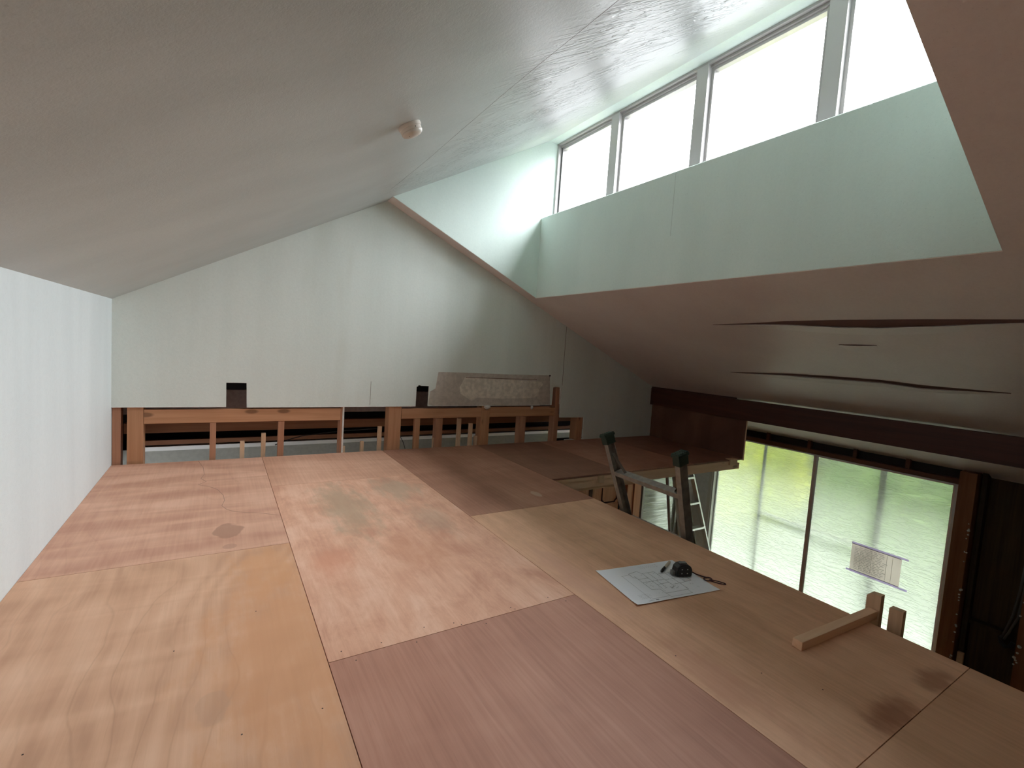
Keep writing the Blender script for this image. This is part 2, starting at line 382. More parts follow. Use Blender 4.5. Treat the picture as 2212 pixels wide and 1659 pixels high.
# plywood sheets: (dark, mid, light), line
def hot(c, g=1.05, b=.96): return (min(.9, c[0]*1.15), c[1]*g, c[2]*b)
def pal(d, m_, l, **k): return (hot(d, **k), hot(m_, **k), hot(l, **k))
P_A = ply('ply_ripple_pink', pal((.46, .26, .195), (.56, .345, .26), (.66, .435, .34)), (.40, .215, .145), 1.3, .0, 22, .25, rip=.9,
          spots=[(.047, 2.545, .062, (.38, .205, .14), .7, .62), (.05, 2.352, .030, (.42, .235, .165), .5, 1)])
P_B = ply('ply_figured_orange', pal((.47, .29, .20), (.575, .37, .26), (.67, .46, .34)), (.44, .25, .155), 4.2, .0, 30, .65, rip=.55, fsx=1.6, fsy=.42,
          stain=[(.19, 1.5, .30, (.66, .33, .17), .75, .35), (.19, 2.1, .18, (.67, .34, .17), .6, .5)],
          spots=[(-.02, .95, .05, (.46, .28, .185), .5, .7), (.0, 1.32, .045, (.54, .33, .22), .4, .7)])
P_C = ply('ply_plain_pink', pal((.48, .28, .20), (.57, .35, .26), (.66, .44, .34)), (.40, .21, .145), 6.1, .0, 10, .12, rip=.35)
P_D = ply('ply_mottled_pink', pal((.50, .275, .20), (.62, .38, .28), (.72, .50, .395)), (.42, .22, .15), 7.7, .0, 9, .15, rip=.25, mott=.6,
          stain=[(.62, 2.7, .20, (.42, .30, .20), .75, .30), (.98, 2.95, .20, (.44, .34, .24), .6, .6), (.80, 2.0, .2, (.58, .28, .17), .5, .6), (1.0, 2.35, .14, (.44, .31, .22), .5, .4),
                 (.42, 2.0, .14, (.66, .29, .18), .55, .6)])
P_E = ply('ply_brown_plain', pal((.325, .165, .12), (.40, .215, .163), (.475, .275, .215)), (.22, .10, .07), 8.4, .0, 12, .22, rip=.12, fsx=2.5, fsy=.2)
P_F = ply('ply_dark_brown', pal((.29, .15, .105), (.37, .20, .145), (.45, .265, .20)), (.21, .105, .07), 2.6, .0, 9, .2, rip=.2,
          spots=[(1.815, 2.515, .028, (.60, .44, .35), .6, .45)])  # small paler spot mixed into the veneer colour
P_I = ply('ply_olive_tan', pal((.52, .315, .21), (.64, .41, .285), (.74, .50, .36)), (.28, .16, .1), 5.5, .0, 11, .2, rip=.15, mott=.3,
          stain=[(1.30, 1.5, .12, (.64, .36, .25), .7, .25), (1.30, .8, .10, (.58, .30, .195), .6, .3), (1.62, .47, .16, (.28, .10, .055), .7, 2.2), (1.95, .47, .13, (.30, .12, .07), .6, 2.2)])
P_J = ply('ply_tan_plain', pal((.50, .31, .205), (.60, .39, .27), (.68, .455, .32)), (.28, .16, .1), 3.9, .0, 9, .2, rip=.15)
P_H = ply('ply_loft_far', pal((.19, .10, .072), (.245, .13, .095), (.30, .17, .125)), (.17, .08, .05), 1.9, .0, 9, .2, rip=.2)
T = .012

# ================================================================== SETTING: shell
# left wall
struct(mbx(XL-.1, XL, YBK, 4.14, -.14, ZK+.06).build('wall_left', M['wall_left']))
# gable (far) wall board with its sawn-off lower edge, slots and the notch at the right
def jag(a, b, z, amp=.003, n=10):
    return [(a+(b-a)*i/n, z+random.uniform(-amp, amp)) for i in range(1, n)]
g = [(XL, .394)] + jag(XL, .041, .392, .002) + [(.043, .389), (.041, .571), (.171, .568), (.175, .388)] + jag(.175, 1.498, .386, .003, 26) + \
    [(1.498, .386), (1.499, .563), (1.512, .565), (1.515, .575), (1.535, .575), (1.54, .570), (1.617, .569), (1.614, .388)] + jag(1.614, 2.86, .388, .003, 24)
g += [(2.865, .389), (2.868, .415), (2.882, .435), (2.90, .440), (2.918, .432), (2.928, .412), (2.93, .389), (3.014, .389), (3.020, .578), (3.055, .585), (3.115, .577),
      (3.136, .252), (3.474, .247), (3.477, 0.0), (XW, 0.0), (XW, zr(XW)), (XR, ZRG), (XL, ZK)]
gm = MB(); gm.prism(g, 'y', D, D+.012)
wg = struct(gm.build('wall_far', M['wall']))
# raw white edge of the sawn board
e = MB()
e.box(XL, .041, D-.0012, D+.004, .3895, .3935); e.box(.176, 1.497, D-.0012, D+.004, .384, .388); e.box(1.617, 2.86, D-.0012, D+.004, .386, .390)
e.box(1.6145, 1.6185, D-.0012, D+.004, .389, .569); e.box(3.115, 3.131, D-.0015, D+.004, .40, .575); e.box(.041, .171, D-.0012, D+.004, .569, .572)
e.build('sawn_edge', M['raw'], wg)
# bare rectangle where a fixture was taken off, with its lump of adhesive
pm = MB(); pm.prism([(1.70, .700), (2.06, .704), (2.40, .700), (2.94, .706), (2.965, .70), (2.99, .392), (2.3, .391), (1.665, .392), (1.62, .40), (1.63, .52), (1.68, .55)], 'y', D-.0012, D+.001)
pm.build('bare_patch', M['peel'], wg)
pm = MB(); pts = []
for (x, z) in [(1.93, .50), (1.92, .56), (1.95, .60), (1.97, .655), (2.2, .652), (2.45, .648), (2.8, .645), (2.86, .63), (2.87, .60), (2.84, .56), (2.83, .50), (2.78, .475), (2.70, .47), (2.4, .463), (2.12, .468), (2.05, .44), (2.0, .465)]:
    pts.append((x+random.uniform(-.01, .01), z+random.uniform(-.008, .008)))
pm.prism(pts, 'y', D-.0035, D-.001); pm.build('adhesive_patch', M['glue'], wg)
pm = MB(); pm.box(1.98, 2.80, D-.0042, D-.001, .655, .660); pm.build('adhesive_edge', M['split'], wg)
pm = MB(); pm.lathe((2.962, D-.001, .702), (0, -1, 0), [(.009, 0), (.009, .003), (.004, .004)], 12); pm.build('screw_hole', M['holes'], wg)
pm = MB(); pm.box(3.134, 3.138, D-.0015, D+.001, .60, 1.232); pm.box(1.09, 1.0925, D-.0012, D+.001, .40, .60); pm.box(2.958, 2.961, D-.0012, D+.001, .40, .69); pm.build('board_seam', M['crack'], wg)

# ceilings
cm = MB(); cm.hexa([(XL-.1, YBK, zl(XL-.1)), (2.652, YBK, zl(2.652)), (2.652, 4.14, zl(2.652)), (XL-.1, 4.14, zl(XL-.1)),
                    (XL-.1, YBK, zl(XL-.1)+.12), (2.652, YBK, zl(2.652)+.12), (2.652, 4.14, zl(2.652)+.12), (XL-.1, 4.14, zl(XL-.1)+.12)])
cl = struct(cm.build('ceiling', M['ceil']))
def on_left(x, y): return Vector((x, y, zl(x)))
sm = MB(); q = []
for i in range(24):
    y = 3.43-(3.43-.9)*i/23; q.append((1.005+.012*math.sin(y*2.7)+random.uniform(-.002, .002), y))
for i in range(23):
    (x0, y0), (x1, y1) = q[i], q[i+1]; wd = random.choice([.0008, .0014, .002])
    n_ = Vector((A, 0, -1)).normalized()*.0003; a0, a1 = on_left(x0, y0), on_left(x1, y1); s_ = Vector((1, 0, A)).normalized()*wd/2
    sm.hexa([a0-s_-n_, a1-s_-n_, a1+s_-n_, a0+s_-n_, a0-s_+n_, a1-s_+n_, a1+s_+n_, a0+s_+n_])
sm.build('ceiling_crack', M['crack'], cl)

# right ceiling with the two split veneers modelled as sagging lips
rm = MB()
def rslab(m, x0, x1, y0, y1):
    m.hexa([(x0, y0, zr(x0)), (x1, y0, zr(x1)), (x1, y1, zr(x1)), (x0, y1, zr(x0)), (x0, y0, zr(x0)+.09), (x1, y0, zr(x1)+.09), (x1, y1, zr(x1)+.09), (x0, y1, zr(x0)+.09)])
rslab(rm, XR, XS+.002, DW+.002, 4.14); rslab(rm, XR, XS+.002, YBK, DN-.002); rslab(rm, XS+.002, 6.0, YBK, 4.14)
cr = struct(rm.build('ceiling', M['ceil_r']))
def lip(name, stops, depth=.012, jagk=.004):
    # stops: (y, x_up, x_low): torn slit; veneer hangs down along the x_low side
    m = MB(); n_ = Vector((-B, 0, -1)).normalized(); N_ = 40; rows = []
    ys = [s_[0] for s_ in stops]
    for i in range(N_+1):
        y = ys[0]+(ys[-1]-ys[0])*i/N_
        for a, b in zip(stops, stops[1:]):
            if (a[0]-y)*(b[0]-y) <= 0:
                t = (y-a[0])/(b[0]-a[0]) if b[0] != a[0] else 0; xu = a[1]+(b[1]-a[1])*t; xl = a[2]+(b[2]-a[2])*t; break
        k = math.sin(math.pi*i/N_)**.7
        j = random.uniform(0, jagk)*k
        P = lambda x, d: Vector((x, y, zr(x)))+n_*d
        rows.append((P(xu+(xl-xu)*.3, .0007), P(xl+.014*k, .0007), P(xl+j, max(.0008, depth*k-.0028*k)), P(xl+j, depth*k+.0009), P(xl+.10*k+.003, .0002)))
    vs = [p for r in rows for p in r]
    for band, mat in ((0, M['cav']), (2, M['raw']), (3, M['ceil_r'])):
        m.add(vs, [(5*i+band, 5*i+band+1, 5*(i+1)+band+1, 5*(i+1)+band) for i in range(N_)], mat)
    return m.build(name, None, cr)
lip('split_veneer', [(2.25, 3.128, 3.137), (1.95, 3.115, 3.124), (1.70, 3.088, 3.125), (1.42, 3.068, 3.156), (1.20, 3.070, 3.165), (.98, 3.078, 3.156), (.80, 3.095, 3.143), (.45, 3.122, 3.132)], .016)
lip('split_veneer', [(2.60, 3.930, 3.941), (2.07, 3.868, 3.890), (1.72, 3.852, 3.884), (1.43, 3.852, 3.884), (1.19, 3.880, 3.925), (.80, 3.900, 3.915)], .016)
lip('split_veneer', [(1.50, 3.384, 3.392), (1.40, 3.376, 3.393), (1.29, 3.380, 3.390)], .006, .001)

# clerestory well: side walls, upstand wall, soffit
wm = MB(); wm.prism([(XR, ZRG+.003), (XS, zr(XS)+.003), (2.88, zr(2.88)+.003), (2.88, 3.09), (2.60, 3.05)], 'y', DW, DW+.12)
struct(wm.build('wall_well_far', M['well']))
wm = MB(); wm.prism([(XR, ZRG+.003), (XS, zr(XS)+.003), (2.88, zr(2.88)+.003), (2.88, 3.09), (2.60, 3.05)], 'y', DN-.12, DN)
struct(wm.build('wall_well_near', M['well']))
wm = MB(); wm.prism([(XS, zr(XS)+.003), (XS, ZS-.006), (XS+.006, ZS), (2.88, ZS), (2.88, zr(2.88)+.003)], 'y', DN, DW)
ww = struct(wm.build('wall_well_right', M['well']))
pm = MB(); pm.box(XS-.0008, XS+.001, 2.2765, 2.2785, 1.80, 2.225); pm.build('board_seam', M['faint'], ww)
struct(mbx(2.645, 2.90, DN-.1, DW+.1, 2.962, 3.02).build('trim_1', M['well']))

# clerestory window: frame, posts, sashes, panes
cw = struct(empty('window_1', (2.8, (DN+DW)/2, ZS)))
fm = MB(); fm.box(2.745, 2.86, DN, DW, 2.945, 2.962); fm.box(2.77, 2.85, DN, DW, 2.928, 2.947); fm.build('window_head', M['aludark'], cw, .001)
fm = MB(); fm.box(2.66, 2.95, DN, DW, ZS, ZS+.006); fm.box(2.77, 2.85, DN, DW, ZS+.006, ZS+.04); fm.build('window_sill', M['sill'], cw, .001)
fm = MB(); fm.box(2.75, 2.86, DW-.022, DW, ZS+.018, 2.945); fm.box(2.785, 2.85, DW-.034, DW-.02, ZS+.03, 2.93); fm.build('side_jamb', M['alu'], cw, .001)
for y0, y1 in ((3.03, 3.12), (2.195, 2.285), (1.36, 1.45)):
    fm = MB(); fm.box(2.745, 2.86, y0, y1, ZS+.018, 2.947); fm.box(2.742, 2.75, y0-.004, y0+.004, ZS+.018, 2.947, None)
    fm.build('post', M['alu'], cw, .0015)
edges = [DW-.022, 3.12, 3.03, 2.285, 2.195, 1.45, 1.36, DN]
for i in range(0, 8, 2):
    y1, y0 = edges[i], edges[i+1]
    f = MB()
    for a, b in ((y0, y0+.026), (y1-.020, y1)):
        f.box(2.785, 2.83, a, b, ZS+.035, 2.93)
    f.box(2.785, 2.83, y0+.026, y1-.020, ZS+.035, ZS+.055); f.box(2.785, 2.83, y0+.026, y1-.020, 2.908, 2.93)
    f.box(2.776, 2.788, y0+.018, y0+.026, ZS+.035, 2.93); f.box(2.776, 2.788, y0, y0+.006, ZS+.035, 2.93)
    sf = f.build('sash', M['alu'], cw, .001)
    mbx(2.805, 2.809, y0+.02, y1-.015, ZS+.05, 2.915).build('pane', M['glass'], sf)

# right wall of the lower room with the big window opening, and lower surrounds
def boxs(name, mat, *bx):
    m = MB()
    for b_ in bx: m.box(*b_)
    return struct(m.build(name, mat))
YW0, YW1, ZW0, ZW1 = 1.365, 3.74, -1.78, .045
wr = boxs('wall_right', M['lower_wall'], (XW, XW+.12, YW1, D+.1, ZG, .165), (XW, XW+.12, YW0-.015, YW1, ZG, ZW0-.02))
boxs('wall_right', M['recess'], (XW+.10, XW+.14, YBK, YW0-.10, ZG, .22), (XW+.10, XW+.14, YW0-.11, D+.1, .165, .24))
# ledge board inside the recess
tag(mbx(XW+.02, XW+.10, .99, 1.22, -1.13, -1.10).build('nogging', M['recess']), 'dark brown cross timber between posts right of the big window', 'timber')
boxs('wall_back', M['wall'], (XL-.1, XW+.14, YBK-.1, YBK, ZG, 2.3))
boxs('wall_lower_left', M['lower_wall'], (XL-.1, XL, YBK, D+.1, ZG, -.14))
boxs('floor', M['lfloor'], (XL-.1, XW+.14, YBK-.1, 5.4, ZG-.1, ZG))
# header strip above the window: dark slot, rail with grooves, spacers
hd = struct(empty('trim_2', (XW, 2.5, .05)))
mbx(XW+.035, XW+.05, YW0-.02, D, .08, .17).build('slot_back', M['dark'], hd)
m = MB(); m.box(XW-.03, XW+.04, YW0-.02, 3.9, .052, .086); m.box(XW-.022, XW+.04, YW0-.02, 3.9, .040, .052); m.build('head_rail', M['browny'], hd, .002)
for y in (3.50, 3.072, 2.612, 2.171, 1.736): mbx(XW-.012, XW+.04, y-.017, y+.017, .086, .176).build('spacer', M['browny'], hd, .001)

# big obscure-glass window
bw = struct(empty('window_2', (XW+.04, 2.55, ZW0)))
m = MB(); m.box(XW-.005, XW+.09, YW0, YW0+.02, ZW0, ZW1); m.build('side_jamb', M['white'], bw, .001)
m = MB(); m.box(XW-.005, XW+.09, YW1-.02, YW1+.05, ZW0, ZW1); m.box(XW-.015, XW+.0, YW1+.0, YW1+.03, ZW0, ZW1); m.build('side_jamb', M['white'], bw, .001)
m = MB(); m.box(XW-.005, XW+.09, YW0, YW1, ZW1-.016, ZW1+.003); m.build('window_head', M['white'], bw, .001)
m = MB(); m.box(XW-.02, XW+.10, YW0, YW1, ZW0-.02, ZW0+.02); m.build('window_sill', M['white'], bw, .001)
for (y0, y1, xo, nm) in ((2.535, YW1-.02, .035, 'a'), (YW0+.02, 2.56, .0, 'b')):
    f = MB(); X0 = XW+.012+xo
    if nm == 'a': f.box(X0, X0+.028, y0, y0+.032, ZW0+.02, ZW1-.016); f.box(X0, X0+.028, y1-.02, y1, ZW0+.02, ZW1-.016)
    else: f.box(X0, X0+.028, y1-.034, y1, ZW0+.02, ZW1-.016); f.box(X0, X0+.028, y0, y0+.018, ZW0+.02, ZW1-.016)
    f.box(X0, X0+.028, y0, y1, ZW1-.030, ZW1-.016); f.box(X0, X0+.028, y0, y1, ZW0+.02, ZW0+.09)
    sf = f.build('sash', M['white'] if nm == 'a' else M['mauve'], bw, .001)
    mbx(X0+.012, X0+.016, y0+.01, y1-.01, ZW0+.05, ZW1-.02).build('pane', M['obscure'], sf)
    if nm == 'b': mbx(X0-.004, X0+.004, 2.512, 2.528, ZW0+.03, ZW1-.02).build('bright_edge', M['white'], sf)
# screen door frame standing outside the glass
sc = struct(empty('window_3', (XW+.12, 2.55, ZW0)))
m = MB()
X0 = XW+.105
m.box(X0, X0+.02, 3.135, 3.165, ZW0, ZW1-.01); m.box(X0, X0+.02, 1.925, 1.975, ZW0, ZW1-.01)
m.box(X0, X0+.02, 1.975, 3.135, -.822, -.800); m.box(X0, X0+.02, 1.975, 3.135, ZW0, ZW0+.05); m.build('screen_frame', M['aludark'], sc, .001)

# lower part of the far wall (under the loft bridge): door, wood frame, small window
lw = boxs('wall_lower_far', M['lower_wall'], (XL, 3.28, D+.0, D+.02, ZG, -.11), (5.20, XW, D+.0, D+.06, ZG, -.005), (4.50, 5.2, D+.0, D+.06, ZG, -1.41), (3.28, 5.2, D+.02, D+.08, -.13, -.005))
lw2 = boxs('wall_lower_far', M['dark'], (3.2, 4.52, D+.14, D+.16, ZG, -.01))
dr = struct(empty('door_1', (3.75, D+.05, ZG)))
m = MB(); m.box(3.30, 4.16, D+.045, D+.075, ZG, -.12); m.build('door_leaf', M['door'], dr)
m = MB()
for x0, x1 in ((3.42, 3.455), (3.685, 3.735)): m.box(x0, x1, D+.040, D+.046, ZG, -.13)
m.build('slat_gap', M['groove'], dr)
def carved(x0, x1, z0, z1):
    m = MB(); c = .03
    o = [(x0, z0+c), (x0+c*.4, z0+c*.9), (x0+c*.9, z0+c*.4), (x0+c, z0), (x1-c, z0), (x1-c*.9, z0+c*.4), (x1-c*.4, z0+c*.9), (x1, z0+c), (x1, z1-c), (x1-c*.4, z1-c*.9), (x1-c*.9, z1-c*.4), (x1-c, z1), (x0+c, z1), (x0+c*.9, z1-c*.4), (x0+c*.4, z1-c*.9), (x0, z1-c)]
    m.tube([(p[0], D+.044, p[1]) for p in o], .010, 6, closed=True); return m
carved(3.89, 4.13, -.80, -.18).build('panel_moulding', M['groove'], dr)
carved(3.89, 4.13, -1.75, -.92).build('panel_moulding', M['groove'], dr)
m = MB(); m.box(3.86, 4.16, D+.036, D+.046, -.90, -.83); m.box(3.86, 4.16, D+.036, D+.046, -.835, -.825); m.build('mid_rail', M['door'], dr, .003)
fr = struct(empty('trim_3', (4.36, D, ZG)))
m = MB(); m.box(4.23, 4.33, D-.03, D+.08, ZG, -.115); m.box(4.335, 4.355, D-.045, D+.08, ZG, -.115); m.box(4.36, 4.47, D-.03, D+.08, ZG, -.115); m.build('door_casing', M['door'], fr, .003)
m = MB(); m.box(4.47, 4.515, D-.012, D+.08, ZG, -.115); m.build('dark_rebate', M['groove'], fr)
m = MB(); m.box(4.515, 4.55, D-.02, D+.06, -1.41, -.12); m.build('metal_edge', M['aludark'], fr, .001)
sw = struct(empty('window_4', (4.88, D+.03, -1.4)))
m = MB(); z0, z1, x0, x1, r = -1.345, -.14, 4.56, 5.175, .05
out = [(4.54, -1.41), (5.24, -1.41), (5.24, -.12), (4.54, -.12)]
m.box(5.175, 5.235, D-.012, D+.05, -1.41, -.12); m.box(4.55, 5.175, D-.012, D+.05, -1.41, -1.345)
arc = [(x1, z0)] + [(x1-r+r*math.cos(a), z0+r-r*math.sin(a)) for a in [math.pi/2*i/6 for i in range(7)]]
m.prism([(x1, z0)]+[(x1-r+r*math.cos(-math.pi/2*i/6), z0+r+r*math.sin(-math.pi/2*i/6)) for i in range(7)], 'y', D-.008, D+.04)
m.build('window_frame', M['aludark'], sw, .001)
mbx(4.545, 5.18, D+.012, D+.016, -1.36, -.12).build('pane', M['obscure'], sw)
# blocks the sky behind
# ================================================================== FRAMING behind the sawn wall
def tim(name, mat, label, cat, x0, x1, y0, y1, z0, z1, group=None, bevel=.0015):
    return tag(mbx(x0, x1, y0, y1, z0, z1).build(name, mat, None, bevel), label, cat, group)
F0 = D+.014
tim('wall_stud', M['redz'], 'reddish timber stud tight in the corner against the left wall', 'stud', XL+.002, -.562, F0, F0+.1, -.14, .40)
post = tim('timber_post', M['pinez'], 'thick light pine post second from the left corner under the sawn wall', 'post', -.528, -.440, F0, F0+.105, -.14, .40)
tim('top_rail', M['pine'], 'long knotty pine rail joining the left corner post to a pale metal edged stud', 'rail', -.438, .856, F0, F0+.045, .273, .372)
M['studz'] = M['redz']
tim('wall_stud', M['redz'], 'thin reddish stud nearest the left corner post below the knotty rail', 'stud', -.055, -.016, F0+.004, F0+.045, -.14, .271)
tim('wall_stud', M['redz'], 'thin reddish stud between two short offcuts and the pale edged stud', 'stud', .394, .437, F0+.004, F0+.045, -.14, .271)
m = MB(); m.box(.857, .872, F0, F0+.1, -.14, .388); so = m.build('wall_stud', M['redz'], None, .001); tag(so, 'narrow stud with a whitish plaster-smeared front edge', 'stud')
m = MB(); m.box(.872, .886, F0-.004, F0+.1, -.14, .388); m.build('plaster_edge', M['raw'], so, .002)['label'] = 'whitish plaster-smeared edge'
tim('timber_post', M['pinez'], 'stout pine post in the middle between the two top rails', 'post', 1.262, 1.375, F0, F0+.105, -.14, .40)
tim('top_rail', M['pine'], 'pine rail right of the stout middle post, left of the white plaster lump', 'rail', 1.378, 2.18, F0, F0+.045, .272, .362)
tim('top_rail', M['pine'], 'short pine rail below the bare patch, ending at the dark slot', 'rail', 2.276, 3.075, F0, F0+.045, .272, .372)
tim('wall_stud', M['pinez'], 'pale stud first to the right of the stout middle post', 'stud', 1.507, 1.556, F0+.004, F0+.045, -.14, .270)
tim('wall_stud', M['redz'], 'dim stud second to the right of the stout middle post', 'stud', 1.718, 1.779, F0+.004, F0+.09, -.14, .270)
tim('timber_post', M['pinez'], 'square pine post under the white plaster lump between the two right rails', 'post', 2.182, 2.274, F0, F0+.105, -.14, .385)
tim('wall_stud', M['redz'], 'stud under the right half of the bare patch', 'stud', 2.64, 2.71, F0+.004, F0+.09, -.14, .270)
tim('timber_post', M['redz'], 'dark reddish post rising into the narrow slot at the end of the rail', 'post', 3.078, 3.128, F0, F0+.10, -.14, .60)
tim('timber_post', M['pinez'], 'reddish post closing the low notch at the right end of the framing', 'post', 3.385, 3.474, F0, F0+.105, -.14, .26)
m = MB(); m.lathe((2.235, F0-.012, .352), (0, .2, 1), [(.012, 0), (.03, .012), (.036, .024), (.022, .034), (.005, .04)], 9); tag(m.build('plaster_lump', M['raw']), 'white lump of plaster on top of the square post', 'plaster')
m = MB(); m.lathe((2.765, F0-.006, .345), (.2, .2, 1), [(.006, 0), (.016, .015), (.014, .032), (.004, .040)], 7); tag(m.build('plaster_lump', M['raw']), 'small white plaster chip near the right rail end', 'plaster')
# timbers and wall farther back, dim
tim('back_beam', M['redx'], 'long reddish beam running behind the studs', 'beam', XL, 3.9, 4.50, 4.58, .122, .200)
tim('back_lath', M['redx'], 'thin reddish lath just above the white cornice behind the studs', 'lath', XL, 4.2, 4.88, 4.92, -.052, -.012)
m = MB(); m.prism([(4.898, -.106), (4.872, -.066), (4.92, -.066), (4.92, -.106)], 'x', XL, 4.2)
tag(m.build('cornice', M['white2']), 'white cornice strip along the top of the grey wall behind the studs', 'cornice')
boxs('wall_behind_framing', M['greywall'], (XL-.1, XW+.14, 4.90, 4.93, ZG, -.09))
boxs('wall_void', M['dark'], (XL-.1, XW+.14, 5.2, 5.22, ZG, .75), (XL-.12, XL-.10, 4.1, 5.2, -.17, .75), (XL-.12, XL-.10, 4.1, 4.25, ZG, -.17), (XL-.12, XL-.10, 4.88, 5.2, ZG, -.17), (XL-.12, XL-.10, 4.25, 4.88, ZG, -1.2), (XW+.14, XW+.16, 4.1, 5.2, -.25, .75), (XW+.14, XW+.16, 4.80, 5.2, ZG, -.25))  # unseen dark casing, closes the void against leaking daylight
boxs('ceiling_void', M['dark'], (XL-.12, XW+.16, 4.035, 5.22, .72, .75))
cwn = struct(empty('added_window_5', (XW+.15, 4.45, ZG)))  # unseen opening added to let daylight onto the cornice
m = MB(); m.box(XW+.13, XW+.17, 4.12, 4.16, ZG, -.25); m.box(XW+.13, XW+.17, 4.76, 4.80, ZG, -.25); m.box(XW+.13, XW+.17, 4.16, 4.76, -.29, -.25); m.box(XW+.13, XW+.17, 4.16, 4.76, ZG, ZG+.05); m.build('window_frame', M['alu'], cwn)
cw6 = struct(empty('added_window_6', (XL-.11, 4.5, -1.2)))  # second unseen opening, added to brighten the left part of the cornice
m = MB(); m.box(XL-.13, XL-.09, 4.25, 4.28, -1.2, -.17); m.box(XL-.13, XL-.09, 4.85, 4.88, -1.2, -.17); m.box(XL-.13, XL-.09, 4.28, 4.85, -.20, -.17); m.box(XL-.13, XL-.09, 4.28, 4.85, -1.2, -1.17); m.build('window_frame', M['alu'], cw6)
mbx(XL-.112, XL-.108, 4.28, 4.85, -1.17, -.20).build('pane', M['glass'], cw6)
mbx(XW+.148, XW+.152, 4.16, 4.76, ZG+.05, -.29).build('pane', M['glass'], cwn)
# greyish board on edge visible through the slots and above the rails
tim('attic_board', flat('grey_attic_board', (.36, .31, .31), .8, nz=.1), 'grey-purple board lying flat in the dark space above the rails', 'board', XL, 3.2, 4.30, 4.33, .30, .487)
# offcuts poking up between sheet edge and wall
off = [(.140, .170, .116), (.283, .313, .172), (.895, .915, .038), (1.043, 1.07, .074), (1.190, 1.222, .199), (1.30, 1.33, -9), (1.71, 1.735, .074), (1.955, 1.992, .256), (2.083, 2.118, .203), (2.148, 2.176, .077)]
offl = ['short pale batten end left of a taller one near the left rail', 'slim pale batten end standing under the knotty rail', 'tiny pale batten tip beside the plaster-edged stud', 'low pale batten end between plaster-edged stud and middle post',
        'tall pale batten end just left of the stout middle post', '', 'low pale batten tip in front of the dim second stud', 'tallest pale batten end, standing left of the square post', 'second tallest pale batten end beside the square post', 'stubby pale batten end touching the square post']
for (x0, x1, z1), lb in zip(off, offl):
    if z1 < 0: continue
    tag(mbx(x0, x1, F0+.046, F0+.075, -.14, z1).build('batten_end', M['freshz'], None, .001), lb, 'batten', 'batten ends behind the sheet edge')
# wires sagging behind the studs
m = MB(); m.tube([(.40, 4.30, .03), (.50, 4.28, .075), (.61, 4.25, .11), (.75, 4.2, .135), (.95, 4.2, .150), (1.25, 4.2, .16)], .004, 6)
tag(m.build('cable', M['bcable']), 'thin brown cable looping behind the studs left of the middle post', 'cable')
m = MB(); m.tube([(1.415, 4.17, .13), (1.425, 4.17, .08), (1.45, 4.16, .03), (1.47, 4.16, -.03)], .003, 6)
tag(m.build('cable', M['bcable']), 'short dark wire hanging right of the stout middle post', 'cable')

# ================================================================== LOFT DECK
def sheet(x0, x1, y0, y1, mat, label, extra=None, z=0.0):
    g_ = .0012
    m = MB(); m.box(x0+g_, x1-g_, y0+g_, y1-g_, z-T, z, mat)
    if extra: extra(m)
    return tag(m.build('plywood_sheet', None), label, 'plywood sheet')
lineM = flat('veneer_edge_line', (.42, .25, .18), .8)
def exA(m):
    pts = [(-.12, 4.0), (-.085, 3.80), (-.075, 3.62), (-.09, 3.52), (-.06, 3.44), (-.10, 3.38), (-.047, 3.33), (.0, 3.25), (.03, 3.12), (.035, 3.02), (.022, 2.93), (.045, 2.86), (.08, 2.81), (.14, 2.775), (.21, 2.735), (.272, 2.68)]
    for a, b in zip(pts, pts[1:]): m.line(a, b, .003, -.0001, .0006, lineM)
nailM = flat('nail_head', (.06, .04, .035), .5, .6)
def nails(pts):
    def f(m):
        for x, y in pts: m.lathe((x, y, -.0004), (0, 0, 1), [(.0022, 0), (.0022, .0007), (.0005, .0009)], 8, nailM)
    return f
sheet(XL, .286, 2.294, D-.003, P_A, 'pinkish plywood sheet with rippled shine in the far left corner, round knot near its edge', exA)
sheet(XL, .286, .474, 2.294, P_B, 'large orange plywood sheet with swirling grain filling the lower left', nails([(-.35, 1.35), (-.10, 1.62), (.24, 1.2), (.06, 1.2), (-.2, 1.0), (.12, 1.75)]))
sheet(XL, .286, YBK, .474, P_B, 'plywood sheet beside the camera along the left wall')
sheet(.286, 1.213, 3.217, D-.003, P_C, 'narrow pink plywood strip at the foot of the studs, above the mottled sheet')
sheet(.286, 1.213, 1.373, 3.217, P_D, 'pink mottled plywood sheet with greenish smudges in the middle of the floor', nails([(.33, 1.41), (.45, 1.40), (.70, 1.40), (.72, 1.38), (.93, 1.40), (.94, 1.385), (.60, 1.42), (1.1, 1.40)]))
sheet(.286, 1.213, -.45, 1.373, P_E, 'plain brown plywood sheet in the foreground centre', nails([(.36, 1.35), (.55, 1.355), (.8, 1.35), (1.15, 1.35)]))
sheet(.286, 1.213, YBK, -.45, P_D, 'plywood sheet behind the brown foreground sheet')
sheet(1.213, XE, 2.303, D-.003, P_F, 'dark brown plywood sheet with a small pale spot, beside the ladder opening')
sheet(1.213, XE, .440, 2.303, P_I, 'tan plywood sheet under the floor plan drawing', nails([(1.27, .93), (1.55, .62), (1.45, .75)]))
sheet(1.213, XE, YBK, .440, P_J, 'tan plywood sheet at the bottom right corner')
sheet(XE, 3.787-.91, YN, D-.003, P_H, 'dark plywood sheet on the bridge directly right of the brown sheet')
sheet(3.787-.91, 3.787, YN, D-.003, P_F, 'dark plywood sheet in the middle of the bridge behind the ladder feet')
sheet(3.787, XP, YN, D-.003, P_H, 'dark plywood sheet at the end of the bridge against the upright panel')
